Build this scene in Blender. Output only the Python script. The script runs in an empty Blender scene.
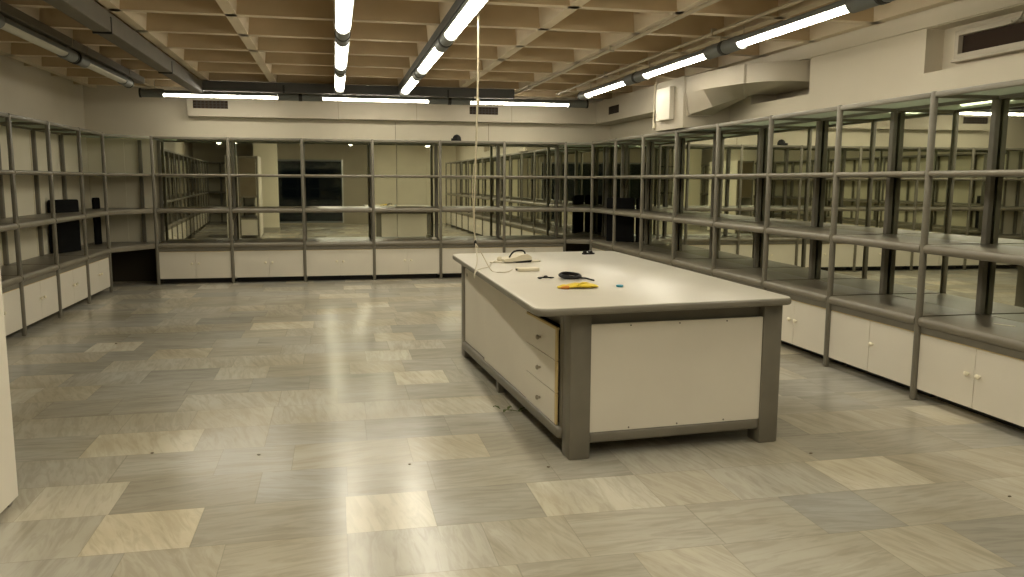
import bpy, bmesh, math, random
from mathutils import Vector, Matrix
random.seed(7)
PI = math.pi
C = bpy.context.scene.collection
SC = bpy.context.scene

# ------------------------------------------------------------------ materials
def mat(name, col, rough=0.5, metal=0.0, spec=0.5):
    m = bpy.data.materials.new(name); m.use_nodes = True
    b = m.node_tree.nodes['Principled BSDF']
    b.inputs['Base Color'].default_value = (*col, 1)
    b.inputs['Roughness'].default_value = rough
    b.inputs['Metallic'].default_value = metal
    b.inputs['Specular IOR Level'].default_value = spec
    return m

def noisy(name, c1, c2, scale=3.0, rough=0.55, stretch=(1, 1, 1), detail=5, bump=0.0, lo=0.35, hi=0.65):
    """paint / laminate with a slight mottled variation"""
    m = mat(name, c1, rough)
    nt = m.node_tree; N = nt.nodes; L = nt.links
    b = N['Principled BSDF']
    tc = N.new('ShaderNodeTexCoord'); mp = N.new('ShaderNodeMapping')
    mp.inputs['Scale'].default_value = stretch
    nz = N.new('ShaderNodeTexNoise'); nz.inputs['Scale'].default_value = scale; nz.inputs['Detail'].default_value = detail
    cr = N.new('ShaderNodeValToRGB')
    cr.color_ramp.elements[0].position = lo; cr.color_ramp.elements[0].color = (*c1, 1)
    cr.color_ramp.elements[1].position = hi; cr.color_ramp.elements[1].color = (*c2, 1)
    L.new(tc.outputs['Object'], mp.inputs['Vector']); L.new(mp.outputs['Vector'], nz.inputs['Vector'])
    L.new(nz.outputs['Fac'], cr.inputs['Fac']); L.new(cr.outputs['Color'], b.inputs['Base Color'])
    if bump:
        bp = N.new('ShaderNodeBump'); bp.inputs['Strength'].default_value = bump; bp.inputs['Distance'].default_value = 0.01
        L.new(nz.outputs['Fac'], bp.inputs['Height']); L.new(bp.outputs['Normal'], b.inputs['Normal'])
    return m

def emis(name, col, strength):
    m = bpy.data.materials.new(name); m.use_nodes = True
    b = m.node_tree.nodes['Principled BSDF']
    b.inputs['Base Color'].default_value = (0.8, 0.8, 0.75, 1)
    b.inputs['Emission Color'].default_value = (*col, 1)
    b.inputs['Emission Strength'].default_value = strength
    return m

M = {}
M['wall'] = noisy('cream_wall_paint', (0.53, 0.47, 0.365), (0.57, 0.51, 0.40), 1.2, 0.7)
M['panelwall'] = noisy('cream_wall_panel', (0.72, 0.665, 0.51), (0.77, 0.715, 0.555), 1.5, 0.5)
M['duct'] = noisy('cream_duct_paint', (0.42, 0.37, 0.29), (0.46, 0.41, 0.32), 2.0, 0.55)
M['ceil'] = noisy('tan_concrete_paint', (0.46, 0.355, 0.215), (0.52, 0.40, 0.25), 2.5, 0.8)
M['rib'] = noisy('cream_rib_tone', (0.60, 0.505, 0.36), (0.66, 0.56, 0.41), 2.5, 0.75)
M['grey'] = noisy('grey_frame_paint', (0.150, 0.135, 0.102), (0.172, 0.156, 0.118), 6.0, 0.42)
M['greydeck'] = noisy('grey_shelf_laminate', (0.17, 0.15, 0.112), (0.205, 0.182, 0.136), 4.0, 0.33, (1, 1, 1))
M['white'] = noisy('white_laminate', (0.66, 0.61, 0.51), (0.70, 0.65, 0.545), 2.0, 0.38)
M['top'] = noisy('white_table_laminate', (0.475, 0.44, 0.365), (0.50, 0.465, 0.385), 2.0, 0.33)
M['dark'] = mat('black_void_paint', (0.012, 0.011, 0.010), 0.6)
M['void'] = mat('dark_brown_sheet', (0.045, 0.036, 0.024), 0.7)
M['black'] = noisy('matt_black_board', (0.004, 0.004, 0.004), (0.006, 0.006, 0.006), 8, 0.75)
M['housing'] = mat('grey_light_housing', (0.15, 0.16, 0.155), 0.45)
M['tray'] = noisy('dark_grey_tray', (0.060, 0.060, 0.057), (0.075, 0.073, 0.068), 4, 0.5)
M['traylite'] = noisy('grey_brown_tray', (0.115, 0.10, 0.074), (0.135, 0.118, 0.088), 4, 0.5)
M['ring'] = mat('black_clamp', (0.01, 0.01, 0.01), 0.5)
M['tube'] = emis('lit_fluorescent_diffuser', (1.0, 0.935, 0.76), 24.0)
M['tubeoff'] = mat('unlit_fluorescent_diffuser', (0.62, 0.60, 0.52), 0.35)
M['steel'] = mat('galvanised_steel', (0.38, 0.34, 0.26), 0.45, 0.6)
M['chip'] = mat('raw_chipboard_edge', (0.58, 0.44, 0.20), 0.7)
M['knob'] = mat('cream_plastic_knob', (0.80, 0.73, 0.55), 0.35)
M['knobgrey'] = mat('grey_plastic_knob', (0.33, 0.29, 0.21), 0.35)
M['yellow'] = noisy('yellow_rubber', (0.58, 0.41, 0.022), (0.66, 0.48, 0.035), 20, 0.5)
M['orange'] = mat('orange_rubber', (0.5, 0.19, 0.02), 0.5)
M['blue'] = mat('teal_plastic', (0.03, 0.24, 0.33), 0.4)
M['cord'] = mat('cream_cord', (0.42, 0.365, 0.25), 0.5)
M['phone'] = noisy('ivory_plastic', (0.58, 0.52, 0.38), (0.62, 0.56, 0.42), 9, 0.4)
M['rubber'] = mat('black_rubber', (0.015, 0.014, 0.013), 0.5)
M['leaf'] = noisy('dry_green_leaf', (0.07, 0.09, 0.02), (0.12, 0.14, 0.035), 30, 0.6)
M['paper'] = mat('white_paper', (0.72, 0.68, 0.55), 0.7)
M['brown'] = noisy('brown_board', (0.16, 0.125, 0.075), (0.19, 0.15, 0.09), 3, 0.5)
M['grille'] = mat('dark_grille', (0.05, 0.042, 0.035), 0.5)
M['grillevoid'] = mat('dark_brown_void', (0.035, 0.022, 0.015), 0.8)
M['greywall'] = noisy('grey_brown_wall', (0.30, 0.265, 0.19), (0.33, 0.29, 0.21), 1.5, 0.6)
M['silver'] = mat('silver_frame', (0.5, 0.5, 0.46), 0.3, 0.8)
M['seam'] = mat('dark_joint', (0.16, 0.13, 0.085), 0.8)  # dark joint lines, reused for the dirt crumbs
M['skirt'] = mat('grey_skirting', (0.40, 0.37, 0.29), 0.5)
M['screw'] = mat('steel_screw', (0.14, 0.12, 0.09), 0.4, 0.7)

# tinted mirror
mm = mat('greenish_mirror', (0.80, 0.815, 0.69), 0.015, 1.0); M['mirror'] = mm
for k_ in ('black', 'rubber', 'grillevoid', 'grille', 'void'): M[k_].node_tree.nodes['Principled BSDF'].inputs['Specular IOR Level'].default_value = 0.12

# dusty glass lid of the shelving
def glass_top():
    m = bpy.data.materials.new('dusty_greenish_glass'); m.use_nodes = True
    nt = m.node_tree; N = nt.nodes; L = nt.links
    N.remove(N['Principled BSDF']); out = N['Material Output']
    tr = N.new('ShaderNodeBsdfTransparent'); tr.inputs['Color'].default_value = (0.80, 0.86, 0.78, 1)
    tl = N.new('ShaderNodeBsdfTranslucent'); tl.inputs['Color'].default_value = (0.60, 0.66, 0.56, 1)
    df = N.new('ShaderNodeBsdfDiffuse'); df.inputs['Color'].default_value = (0.42, 0.44, 0.36, 1)
    gl = N.new('ShaderNodeBsdfGlossy'); gl.inputs['Roughness'].default_value = 0.08; gl.inputs['Color'].default_value = (0.8, 0.85, 0.75, 1)
    m1 = N.new('ShaderNodeMixShader'); m1.inputs[0].default_value = 0.3
    m2 = N.new('ShaderNodeMixShader'); m2.inputs[0].default_value = 0.62
    m3 = N.new('ShaderNodeMixShader'); m3.inputs[0].default_value = 0.10
    L.new(tl.outputs[0], m1.inputs[1]); L.new(df.outputs[0], m1.inputs[2])
    L.new(tr.outputs[0], m2.inputs[1]); L.new(m1.outputs[0], m2.inputs[2])
    L.new(m2.outputs[0], m3.inputs[1]); L.new(gl.outputs[0], m3.inputs[2])
    L.new(m3.outputs[0], out.inputs['Surface'])
    return m
M['glasstop'] = glass_top()

def window_glass():
    m = bpy.data.materials.new('night_window_glass'); m.use_nodes = True
    nt = m.node_tree; N = nt.nodes; L = nt.links
    N.remove(N['Principled BSDF']); out = N['Material Output']
    tr = N.new('ShaderNodeBsdfTransparent'); tr.inputs['Color'].default_value = (0.6, 0.68, 0.66, 1)
    gl = N.new('ShaderNodeBsdfGlossy'); gl.inputs['Roughness'].default_value = 0.0
    fr = N.new('ShaderNodeFresnel'); fr.inputs['IOR'].default_value = 1.5
    mx = N.new('ShaderNodeMixShader')
    L.new(fr.outputs[0], mx.inputs[0]); L.new(tr.outputs[0], mx.inputs[1]); L.new(gl.outputs[0], mx.inputs[2])
    L.new(mx.outputs[0], out.inputs['Surface'])
    return m
M['winglass'] = window_glass()

def marble():
    m = bpy.data.materials.new('marble_floor_tiles'); m.use_nodes = True
    nt = m.node_tree; N = nt.nodes; L = nt.links
    b = N['Principled BSDF']
    tc = N.new('ShaderNodeTexCoord'); sx = N.new('ShaderNodeSeparateXYZ'); L.new(tc.outputs['Object'], sx.inputs[0])
    def math_(op, a, b_=None, c=None):
        n = N.new('ShaderNodeMath'); n.operation = op
        for i, v in enumerate((a, b_, c)):
            if v is None: continue
            if isinstance(v, (int, float)): n.inputs[i].default_value = v
            else: L.new(v, n.inputs[i])
        return n.outputs[0]
    TW, TH = 0.47, 0.40
    ry = math_('DIVIDE', math_('ADD', sx.outputs['Y'], 40 * TH - 0.015), TH)
    row = math_('FLOOR', ry); fy = math_('FRACT', ry)
    wn = N.new('ShaderNodeTexWhiteNoise'); wn.noise_dimensions = '1D'; L.new(row, wn.inputs['W'])
    rx0 = math_('ADD', math_('DIVIDE', math_('ADD', sx.outputs['X'], 20.0), TW), wn.outputs['Value'])
    # uneven slab lengths: bend the running coordinate a little
    rx = math_('ADD', rx0, math_('MULTIPLY', math_('SINE', math_('ADD', math_('MULTIPLY', rx0, 2.3), math_('MULTIPLY', row, 1.7))), 0.15))
    col = math_('FLOOR', rx); fx = math_('FRACT', rx)
    cb = N.new('ShaderNodeCombineXYZ'); L.new(col, cb.inputs[0]); L.new(row, cb.inputs[1])
    w2 = N.new('ShaderNodeTexWhiteNoise'); w2.noise_dimensions = '2D'; L.new(cb.outputs[0], w2.inputs['Vector'])
    w3 = N.new('ShaderNodeTexWhiteNoise'); w3.noise_dimensions = '3D'
    cb3 = N.new('ShaderNodeCombineXYZ'); L.new(col, cb3.inputs[0]); L.new(row, cb3.inputs[1]); cb3.inputs[2].default_value = 5.3
    L.new(cb3.outputs[0], w3.inputs['Vector'])
    # slab tone
    cr = N.new('ShaderNodeValToRGB'); e = cr.color_ramp.elements
    e[0].position = 0.0; e[0].color = (0.355, 0.342, 0.300, 1)
    e[1].position = 1.0; e[1].color = (0.63, 0.585, 0.475, 1)
    for p, c in ((0.25, (0.405, 0.388, 0.335)), (0.6, (0.445, 0.42, 0.352)), (0.86, (0.485, 0.455, 0.375)), (0.93, (0.56, 0.52, 0.42))):
        q = e.new(p); q.color = (*c, 1)
    L.new(w2.outputs['Value'], cr.inputs['Fac'])
    # veins: streaked noise, direction differs from slab to slab
    ang = math_('ADD', math_('MULTIPLY', math_('SUBTRACT', w3.outputs['Value'], 0.5), 0.5), math_('MULTIPLY', math_('GREATER_THAN', w2.outputs['Value'], 0.55), 1.35))
    vr = N.new('ShaderNodeVectorRotate'); vr.rotation_type = 'Z_AXIS'
    L.new(tc.outputs['Object'], vr.inputs['Vector']); L.new(ang, vr.inputs['Angle'])
    mp = N.new('ShaderNodeMapping'); mp.inputs['Scale'].default_value = (0.9, 5.5, 1)
    L.new(vr.outputs[0], mp.inputs['Vector'])
    off = N.new('ShaderNodeVectorMath'); off.operation = 'MULTIPLY_ADD'
    L.new(w3.outputs['Color'], off.inputs[0]); off.inputs[1].default_value = (17, 17, 17); L.new(mp.outputs[0], off.inputs[2])
    nz = N.new('ShaderNodeTexNoise'); nz.inputs['Scale'].default_value = 1.5; nz.inputs['Detail'].default_value = 6; nz.inputs['Roughness'].default_value = 0.62
    nz.inputs['Distortion'].default_value = 0.35
    L.new(off.outputs[0], nz.inputs['Vector'])
    vc = N.new('ShaderNodeValToRGB'); e = vc.color_ramp.elements
    e[0].position = 0.30; e[0].color = (0.84, 0.83, 0.80, 1); e[1].position = 0.72; e[1].color = (1.05, 1.05, 1.04, 1)
    q = e.new(0.45); q.color = (0.96, 0.95, 0.94, 1)
    L.new(nz.outputs['Fac'], vc.inputs['Fac'])
    mu = N.new('ShaderNodeMix'); mu.data_type = 'RGBA'; mu.blend_type = 'MULTIPLY'; mu.inputs[0].default_value = 1.0
    L.new(cr.outputs[0], mu.inputs[6]); L.new(vc.outputs[0], mu.inputs[7])
    n4 = N.new('ShaderNodeTexNoise'); n4.inputs['Scale'].default_value = 4.2; n4.inputs['Detail'].default_value = 7; n4.inputs['Roughness'].default_value = 0.6; n4.inputs['Distortion'].default_value = 1.1
    L.new(off.outputs[0], n4.inputs['Vector'])
    v4 = N.new('ShaderNodeValToRGB'); e = v4.color_ramp.elements
    e[0].position = 0.40; e[0].color = (0.87, 0.86, 0.84, 1); e[1].position = 0.55; e[1].color = (1.03, 1.03, 1.02, 1)
    L.new(n4.outputs['Fac'], v4.inputs['Fac'])
    m4 = N.new('ShaderNodeMix'); m4.data_type = 'RGBA'; m4.blend_type = 'MULTIPLY'; m4.inputs[0].default_value = 0.85
    L.new(mu.outputs[2], m4.inputs[6]); L.new(v4.outputs[0], m4.inputs[7])
    hs = N.new('ShaderNodeMix'); hs.data_type = 'RGBA'; L.new(w3.outputs['Value'], hs.inputs[0])
    hs.inputs[6].default_value = (1.025, 1.0, 0.95, 1); hs.inputs[7].default_value = (0.985, 1.0, 1.03, 1)
    m5 = N.new('ShaderNodeMix'); m5.data_type = 'RGBA'; m5.blend_type = 'MULTIPLY'; m5.inputs[0].default_value = 1.0
    L.new(m4.outputs[2], m5.inputs[6]); L.new(hs.outputs[2], m5.inputs[7])
    mu = m5
    # worn, dirty patches
    n2 = N.new('ShaderNodeTexNoise'); n2.inputs['Scale'].default_value = 0.9; n2.inputs['Detail'].default_value = 4
    L.new(tc.outputs['Object'], n2.inputs['Vector'])
    d2 = N.new('ShaderNodeValToRGB'); d2.color_ramp.elements[0].position = 0.36; d2.color_ramp.elements[0].color = (0.84, 0.81, 0.74, 1)
    d2.color_ramp.elements[1].position = 0.56; d2.color_ramp.elements[1].color = (1, 1, 1, 1)
    L.new(n2.outputs['Fac'], d2.inputs['Fac'])
    m2 = N.new('ShaderNodeMix'); m2.data_type = 'RGBA'; m2.blend_type = 'MULTIPLY'; m2.inputs[0].default_value = 1.0
    L.new(mu.outputs[2], m2.inputs[6]); L.new(d2.outputs[0], m2.inputs[7])
    # joints
    ex = math_('MULTIPLY', math_('MINIMUM', fx, math_('SUBTRACT', 1.0, fx)), TW)
    ey = math_('MULTIPLY', math_('MINIMUM', fy, math_('SUBTRACT', 1.0, fy)), TH)
    jt = math_('LESS_THAN', math_('MINIMUM', ex, ey), 0.0022)
    m3 = N.new('ShaderNodeMix'); m3.data_type = 'RGBA'; L.new(math_('MULTIPLY', jt, 0.28), m3.inputs[0])
    L.new(m2.outputs[2], m3.inputs[6]); m3.inputs[7].default_value = (0.12, 0.105, 0.075, 1)
    L.new(m3.outputs[2], b.inputs['Base Color'])
    ro = N.new('ShaderNodeMapRange'); ro.inputs['To Min'].default_value = 0.15; ro.inputs['To Max'].default_value = 0.30
    L.new(nz.outputs['Fac'], ro.inputs['Value']); L.new(ro.outputs[0], b.inputs['Roughness'])
    b.inputs['Specular IOR Level'].default_value = 0.36
    return m
M['floor'] = marble()

# ------------------------------------------------------------------ mesh builder
class MB:
    def __init__(s): s.bm = bmesh.new()
    def box(s, x0, x1, y0, y1, z0, z1, bev=0.0, seg=2):
        t = bmesh.new()
        v = [t.verts.new(p) for p in ((x0, y0, z0), (x1, y0, z0), (x1, y1, z0), (x0, y1, z0), (x0, y0, z1), (x1, y0, z1), (x1, y1, z1), (x0, y1, z1))]
        for f in ((0, 3, 2, 1), (4, 5, 6, 7), (0, 1, 5, 4), (1, 2, 6, 5), (2, 3, 7, 6), (3, 0, 4, 7)): t.faces.new([v[i] for i in f])
        if bev: bmesh.ops.bevel(t, geom=t.edges[:], offset=bev, segments=seg, affect='EDGES', profile=0.5)
        return s._take(t)
    def _take(s, t):
        me = bpy.data.meshes.new('tmp'); t.to_mesh(me); t.free(); s.bm.from_mesh(me); bpy.data.meshes.remove(me); return s
    def prism(s, pts, z0, z1, bev=0.0, seg=2):
        t = bmesh.new()
        a = [t.verts.new((p[0], p[1], z0)) for p in pts]; b = [t.verts.new((p[0], p[1], z1)) for p in pts]
        n = len(pts)
        t.faces.new(a[::-1]); t.faces.new(b)
        for i in range(n): t.faces.new((a[i], a[(i + 1) % n], b[(i + 1) % n], b[i]))
        bmesh.ops.recalc_face_normals(t, faces=t.faces[:])
        if bev:
            ed = [e for e in t.edges if abs(e.verts[0].co.z - e.verts[1].co.z) < 1e-6]
            bmesh.ops.bevel(t, geom=ed, offset=bev, segments=seg, affect='EDGES', profile=0.5)
        return s._take(t)
    def profile(s, prof, axis, a0, a1):
        """extrude a closed 2D profile along an axis: axis 'x' -> prof is (y,z); axis 'y' -> prof is (x,z)"""
        t = bmesh.new()
        f = (lambda p, a: (a, p[0], p[1])) if axis == 'x' else (lambda p, a: (p[0], a, p[1]))
        A = [t.verts.new(f(p, a0)) for p in prof]; B = [t.verts.new(f(p, a1)) for p in prof]
        n = len(prof); t.faces.new(A[::-1]); t.faces.new(B)
        for i in range(n): t.faces.new((A[i], A[(i + 1) % n], B[(i + 1) % n], B[i]))
        bmesh.ops.recalc_face_normals(t, faces=t.faces[:])
        return s._take(t)
    def tube(s, pts, r, n=8, caps=True):
        t = bmesh.new(); pts = [Vector(p) for p in pts]; rings = []; up = None
        rr = r if isinstance(r, (list, tuple)) else [r] * len(pts)
        for i, p in enumerate(pts):
            d = (pts[min(i + 1, len(pts) - 1)] - pts[max(i - 1, 0)]).normalized()
            if up is None: up = Vector((0, 0, 1)) if abs(d.z) < 0.9 else Vector((1, 0, 0))
            a = d.cross(up).normalized(); b = a.cross(d).normalized(); up = b
            rings.append([t.verts.new(p + a * (rr[i] * math.cos(2 * PI * k / n)) + b * (rr[i] * math.sin(2 * PI * k / n))) for k in range(n)])
        for i in range(len(rings) - 1):
            for k in range(n):
                t.faces.new((rings[i][k], rings[i][(k + 1) % n], rings[i + 1][(k + 1) % n], rings[i + 1][k]))
        if caps: t.faces.new(rings[0][::-1]); t.faces.new(rings[-1])
        bmesh.ops.recalc_face_normals(t, faces=t.faces[:])
        return s._take(t)
    def loft(s, sections):
        t = bmesh.new(); R = [[t.verts.new(p) for p in sec] for sec in sections]; n = len(R[0])
        for i in range(len(R) - 1):
            for k in range(n): t.faces.new((R[i][k], R[i][(k + 1) % n], R[i + 1][(k + 1) % n], R[i + 1][k]))
        t.faces.new(R[0][::-1]); t.faces.new(R[-1])
        bmesh.ops.recalc_face_normals(t, faces=t.faces[:])
        return s._take(t)
    def ball(s, c, r, sx=1, sy=1, sz=1, u=12, v=8):
        t = bmesh.new(); bmesh.ops.create_uvsphere(t, u_segments=u, v_segments=v, radius=r)
        for w in t.verts: w.co = Vector((w.co.x * sx + c[0], w.co.y * sy + c[1], w.co.z * sz + c[2]))
        return s._take(t)
    def lathe(s, c, prof, n=20):
        """profile of (r,z) turned about the vertical through c"""
        t = bmesh.new(); R = []
        for r, z in prof:
            R.append([t.verts.new((c[0] + r * math.cos(2 * PI * k / n), c[1] + r * math.sin(2 * PI * k / n), c[2] + z)) for k in range(n)])
        for i in range(len(R) - 1):
            for k in range(n): t.faces.new((R[i][k], R[i][(k + 1) % n], R[i + 1][(k + 1) % n], R[i + 1][k]))
        t.faces.new(R[0][::-1]); t.faces.new(R[-1])
        bmesh.ops.recalc_face_normals(t, faces=t.faces[:])
        return s._take(t)
    def build(s, name, m, parent=None, smooth=False, off=None):
        me = bpy.data.meshes.new(name); 
        if off is not None: bmesh.ops.translate(s.bm, verts=s.bm.verts[:], vec=-Vector(off))
        s.bm.to_mesh(me); s.bm.free()
        me.materials.append(m)
        if smooth:
            for p in me.polygons: p.use_smooth = True
            try: me.set_sharp_from_angle(angle=math.radians(40))
            except Exception: pass
        o = bpy.data.objects.new(name, me); C.objects.link(o)
        if parent: o.parent = parent
        if off is not None and not parent: o.location = off
        return o

def thing(name, label, cat, loc=(0, 0, 0), rz=0.0, group=None):
    o = bpy.data.objects.new(name, None); C.objects.link(o); o.empty_display_size = 0.1
    o.location = loc; o.rotation_euler = (0, 0, rz); o['label'] = label; o['category'] = cat
    if group: o['group'] = group
    return o
def tag(o, label, cat, group=None):
    o['label'] = label; o['category'] = cat
    if group: o['group'] = group
    return o
def struct(name, mb, m, parent=None, smooth=False):
    o = mb.build(name, m, parent, smooth)
    if not parent: o['kind'] = 'structure'
    return o
def copy_tree(o, parent=None):
    c = o.copy(); C.objects.link(c)
    if parent: c.parent = parent
    for ch in list(o.children): copy_tree(ch, c)
    return c

# ------------------------------------------------------------------ dimensions
XR, YB, XL = 3.730, 11.765, -2.807            # front-post planes of the right, back and left shelving
WR, WB, WL = 4.240, 12.270, -3.312            # wall faces
ZC, COF = 2.665, 0.30                         # rib undersides, coffer depth
HS = 2.0
YF = -2.6                                     # wall behind the camera
YL = -5.0                                     # deep end of the left aisle
ORD = ['first', 'second', 'third', 'fourth', 'fifth', 'sixth', 'seventh', 'eighth', 'ninth']

# ------------------------------------------------------------------ room
struct('floor', MB().box(WL - .2, WR + .2, YL - .2, WB + .2, -0.1, 0.0), M['floor'])
# waffle slab
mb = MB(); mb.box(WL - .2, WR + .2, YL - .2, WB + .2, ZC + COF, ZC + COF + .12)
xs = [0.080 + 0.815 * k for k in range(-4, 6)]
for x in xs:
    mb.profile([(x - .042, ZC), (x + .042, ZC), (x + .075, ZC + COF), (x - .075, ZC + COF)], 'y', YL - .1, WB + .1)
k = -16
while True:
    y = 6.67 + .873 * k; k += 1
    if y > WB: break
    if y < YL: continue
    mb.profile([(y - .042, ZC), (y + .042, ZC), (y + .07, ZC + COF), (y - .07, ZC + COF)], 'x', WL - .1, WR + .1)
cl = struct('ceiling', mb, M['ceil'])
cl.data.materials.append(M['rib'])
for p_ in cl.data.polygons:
    if (p_.normal.z < -.9 and p_.center.z < ZC + .01) or (abs(p_.normal.x) > .9 and p_.center.z < ZC + COF - .01): p_.material_index = 1  # rib undersides and x-facing rib sides take the lighter cream tone

struct('wall_back', MB().box(WL - .2, WR + .2, WB, WB + .2, 0, ZC + COF), M['wall'])
struct('wall_left', MB().box(WL - .2, WL, YL, WB, 0, ZC + COF), M['wall'])
# right wall with the opening for the duct and the recess of the vent
mb = MB()
DH = (6.80, 7.86, 2.225, 2.535)               # opening y0,y1,z0,z1
NI = (2.2, 5.315, 2.225, 2.54)                # recess
mb.box(WR, WR + .3, YF, WB, 0, 2.225)
mb.box(WR, WR + .3, YF, WB, 2.54, ZC + COF)
mb.box(WR, WR + .3, YF, NI[0], 2.225, 2.54)
mb.box(WR + .15, WR + .3, NI[0], NI[1], 2.225, 2.54)
mb.box(WR, WR + .3, NI[1], DH[0], 2.225, 2.54)
mb.box(WR + .29, WR + .3, DH[0], DH[1], 2.225, 2.54)
mb.box(WR, WR + .3, DH[1], WB, 2.225, 2.54)
struct('wall_right', mb, M['wall'])
struct('trim_1', MB().box(WR - .022, WR + .01, YF, 11.7, 2.545, ZC + .02), M['wall'])
# wall behind the camera
mb = MB()
mb.box(-1.70, -1.55, YF - .15, YF, 0, ZC + COF)
mb.box(-1.55, 0.70, YF - .15, YF, 2.08, ZC + COF)
mb.box(-1.55, 0.70, YF - .15, YF, 0, 0.05)
mb.box(0.70, 1.55, YF - .15, YF, 0, ZC + COF)
mb.box(-1.70, -1.55, YL, YF - .15, 0, ZC + COF)
struct('wall_front', mb, M['greywall'])
struct('wall_aisle', MB().box(WL - .2, -1.55, YL - .2, YL, 0, ZC + COF), M['panelwall'])
mb = MB()
for x0, x1 in ((1.55, 2.35), (2.355, 3.3), (3.305, 4.24)): mb.box(x0, x1, YF - .15, YF + .02, 0, ZC + COF)
struct('wall_rear', mb, M['panelwall'])
w = struct('window_1', MB().box(-1.55, -1.50, YF - .1, YF - .02, .05, 2.08).box(-1.5, .66, YF - .1, YF - .02, 2.03, 2.08).box(-1.5, .66, YF - .1, YF - .02, .05, .10), M['housing'])
MB().box(-1.50, .66, YF - .065, YF - .057, .10, 2.03).build('window_pane', M['winglass'], w)
MB().box(.66, .70, YF - .1, YF + .01, .05, 2.08).build('window_jamb', M['silver'], w)
struct('trim_2', MB().box(1.50, 1.58, YF + .02, YF + .06, 0, 2.6, .008), M['white'])
p = struct('pillar', MB().box(-1.64, -1.02, .25, .85, 0, ZC + .02), M['panelwall'])
MB().box(-1.655, -1.005, .235, .865, 0, .11).build('skirting', M['skirt'], p)

# joints between the wall boards above the back shelving
mb = MB()
for x in (0.90, 2.30): mb.box(x - .003, x + .003, WB - .002, WB + .01, 2.0, 2.28)
struct('trim_3', mb, M['seam'])
# boards lining the left wall and the left corner
mb = MB(); ys = [-4.9 + 1.0 * i for i in range(17)] + [WB - .012]
for a, b in zip(ys, ys[1:]): mb.box(WL, WL + .012, a + .003, b - .003, 0, 2.0, .002, 1)
mb.box(WL + .013, -2.86, WB - .012, WB, 0, 2.0); mb.box(-2.854, -2.385, WB - .012, WB, 0, 2.0)
struct('trim_4', mb, M['panelwall'])
mb = MB()
for a in ys[1:-1]: mb.box(WL + .012, WL + .022, a - .022, a + .022, .56, 2.0, .003, 1)
mb.box(-2.88, -2.835, WB - .022, WB - .012, .56, 2.0)
struct('trim_5', mb, M['panelwall'])

# ------------------------------------------------------------------ shelving runs
def nose(y0, y1, z0, z1, r):
    """side profile (y,z) of a shelf with a rounded front edge at y0"""
    zc = (z0 + z1) / 2; h = (z1 - z0) / 2; pts = [(y1, z0)]
    for i in range(9):
        a = -PI / 2 - PI * i / 8
        pts.append((y0 + r + r * math.cos(a), zc + h * math.sin(a)))
    pts.append((y1, z1)); return pts
DEP = 0.487
def post(mb, x, y, w=.040, d=.040, z1=HS + .006):
    mb.box(x - w / 2, x + w / 2, y - d / 2, y + d / 2, 0, z1, .013, 3)
def run(label, posts, loc, rz):
    t = thing('shelving_unit', label, 'shelving', loc, rz)
    for x in posts:
        mb = MB(); post(mb, x, 0); mb.build('upright', M['grey'], t, True)
        MB().box(x - .022, x + .022, .445, .485, .56, HS - .036, .004, 1).build('rear_post', M['grey'], t)
        MB().box(x - .014, x + .014, .021, .480, HS - .036, HS - .008, .003, 1).build('crossbar', M['grey'], t)
    for a, b in zip(posts, posts[1:]):
        a2, b2 = a + .0205, b - .0205
        for z0, z1 in ((.497, .560), (.975, 1.033), (1.470, 1.506)):
            MB().profile(nose(-.022, DEP, z0, z1, min(.024, (z1 - z0) / 2)), 'x', a2, b2).build('shelf', M['greydeck'], t, True)
        MB().box(a2, b2, .004, .030, .452, .497).build('shelf_rail', M['grey'], t)
        MB().box(a2, b2, -.016, .016, HS - .034, HS, .006, 2).build('top_rail', M['grey'], t, True)
        MB().box(a2, b2, .462, .482, HS - .034, HS - .006).build('top_rail', M['grey'], t)
        g = MB().box(a2 + .001, b2 - .001, .017, .461, HS - .012, HS - .006).build('top_panel', M['glasstop'], t)
        g['label'] = 'dusty greenish glass top panel'
    return t
Bx = [-2.376, -1.404, -.431, .537, 1.498, 2.442, 3.374]
Ry = [4.563, 5.550, 6.537, 7.538, 8.547, 9.550, 10.560, 11.565]
Ryall = [4.563 - 1.0 * i for i in range(6, 0, -1)] + Ry
Ly = [8.088, 9.095, 10.119, 11.083]
Lyall = [8.088 - 1.0 * i for i in range(12, 0, -1)] + Ly
run('grey open shelving with mirrored back along the far wall', Bx, (0, YB, 0), 0)
run('long grey open shelving with mirrored back down the wall with the air duct', [11.565 - y for y in reversed(Ryall)], (XR, 11.565, 0), -PI / 2)
run('grey open shelving with cream board back on the dim side below unlit tubes', [y - Lyall[0] for y in Lyall], (XL, Lyall[0], 0), PI / 2)
rear = run('shadowy grey shelving across the far end of the aisle, seen in the mirrors', [0, .85, 1.7], (-1.6, YL + .5, 0), PI)

def corner(label, poly, rp, bar):
    t = thing('corner_shelving', label, 'shelving', (0, 0, 0))
    cx = sum(p[0] for p in poly) / len(poly); cy = sum(p[1] for p in poly) / len(poly)
    for z0, z1 in ((.497, .560), (.975, 1.033), (1.470, 1.506)):
        MB().prism(poly, z0, z1, .010, 3).build('shelf', M['greydeck'], t, True)
    MB().prism(poly, HS - .012, HS - .006).build('top_panel', M['glasstop'], t)['label'] = 'dusty greenish glass top panel'
    a, b = Vector((*bar[0], 0)), Vector((*bar[1], 0)); n = (b - a).normalized(); q = Vector((-n.y, n.x, 0)) * .014
    MB().prism([(a + q)[:2], (b + q)[:2], (b - q)[:2], (a - q)[:2]], HS - .034, HS - .013).build('top_rail', M['grey'], t)
    MB().box(rp[0] - .022, rp[0] + .022, rp[1] - .022, rp[1] + .022, .561, HS - .035, .004, 1).build('rear_post', M['grey'], t)
    for z in (1.0, 1.488):
        pass
    return t
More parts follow.
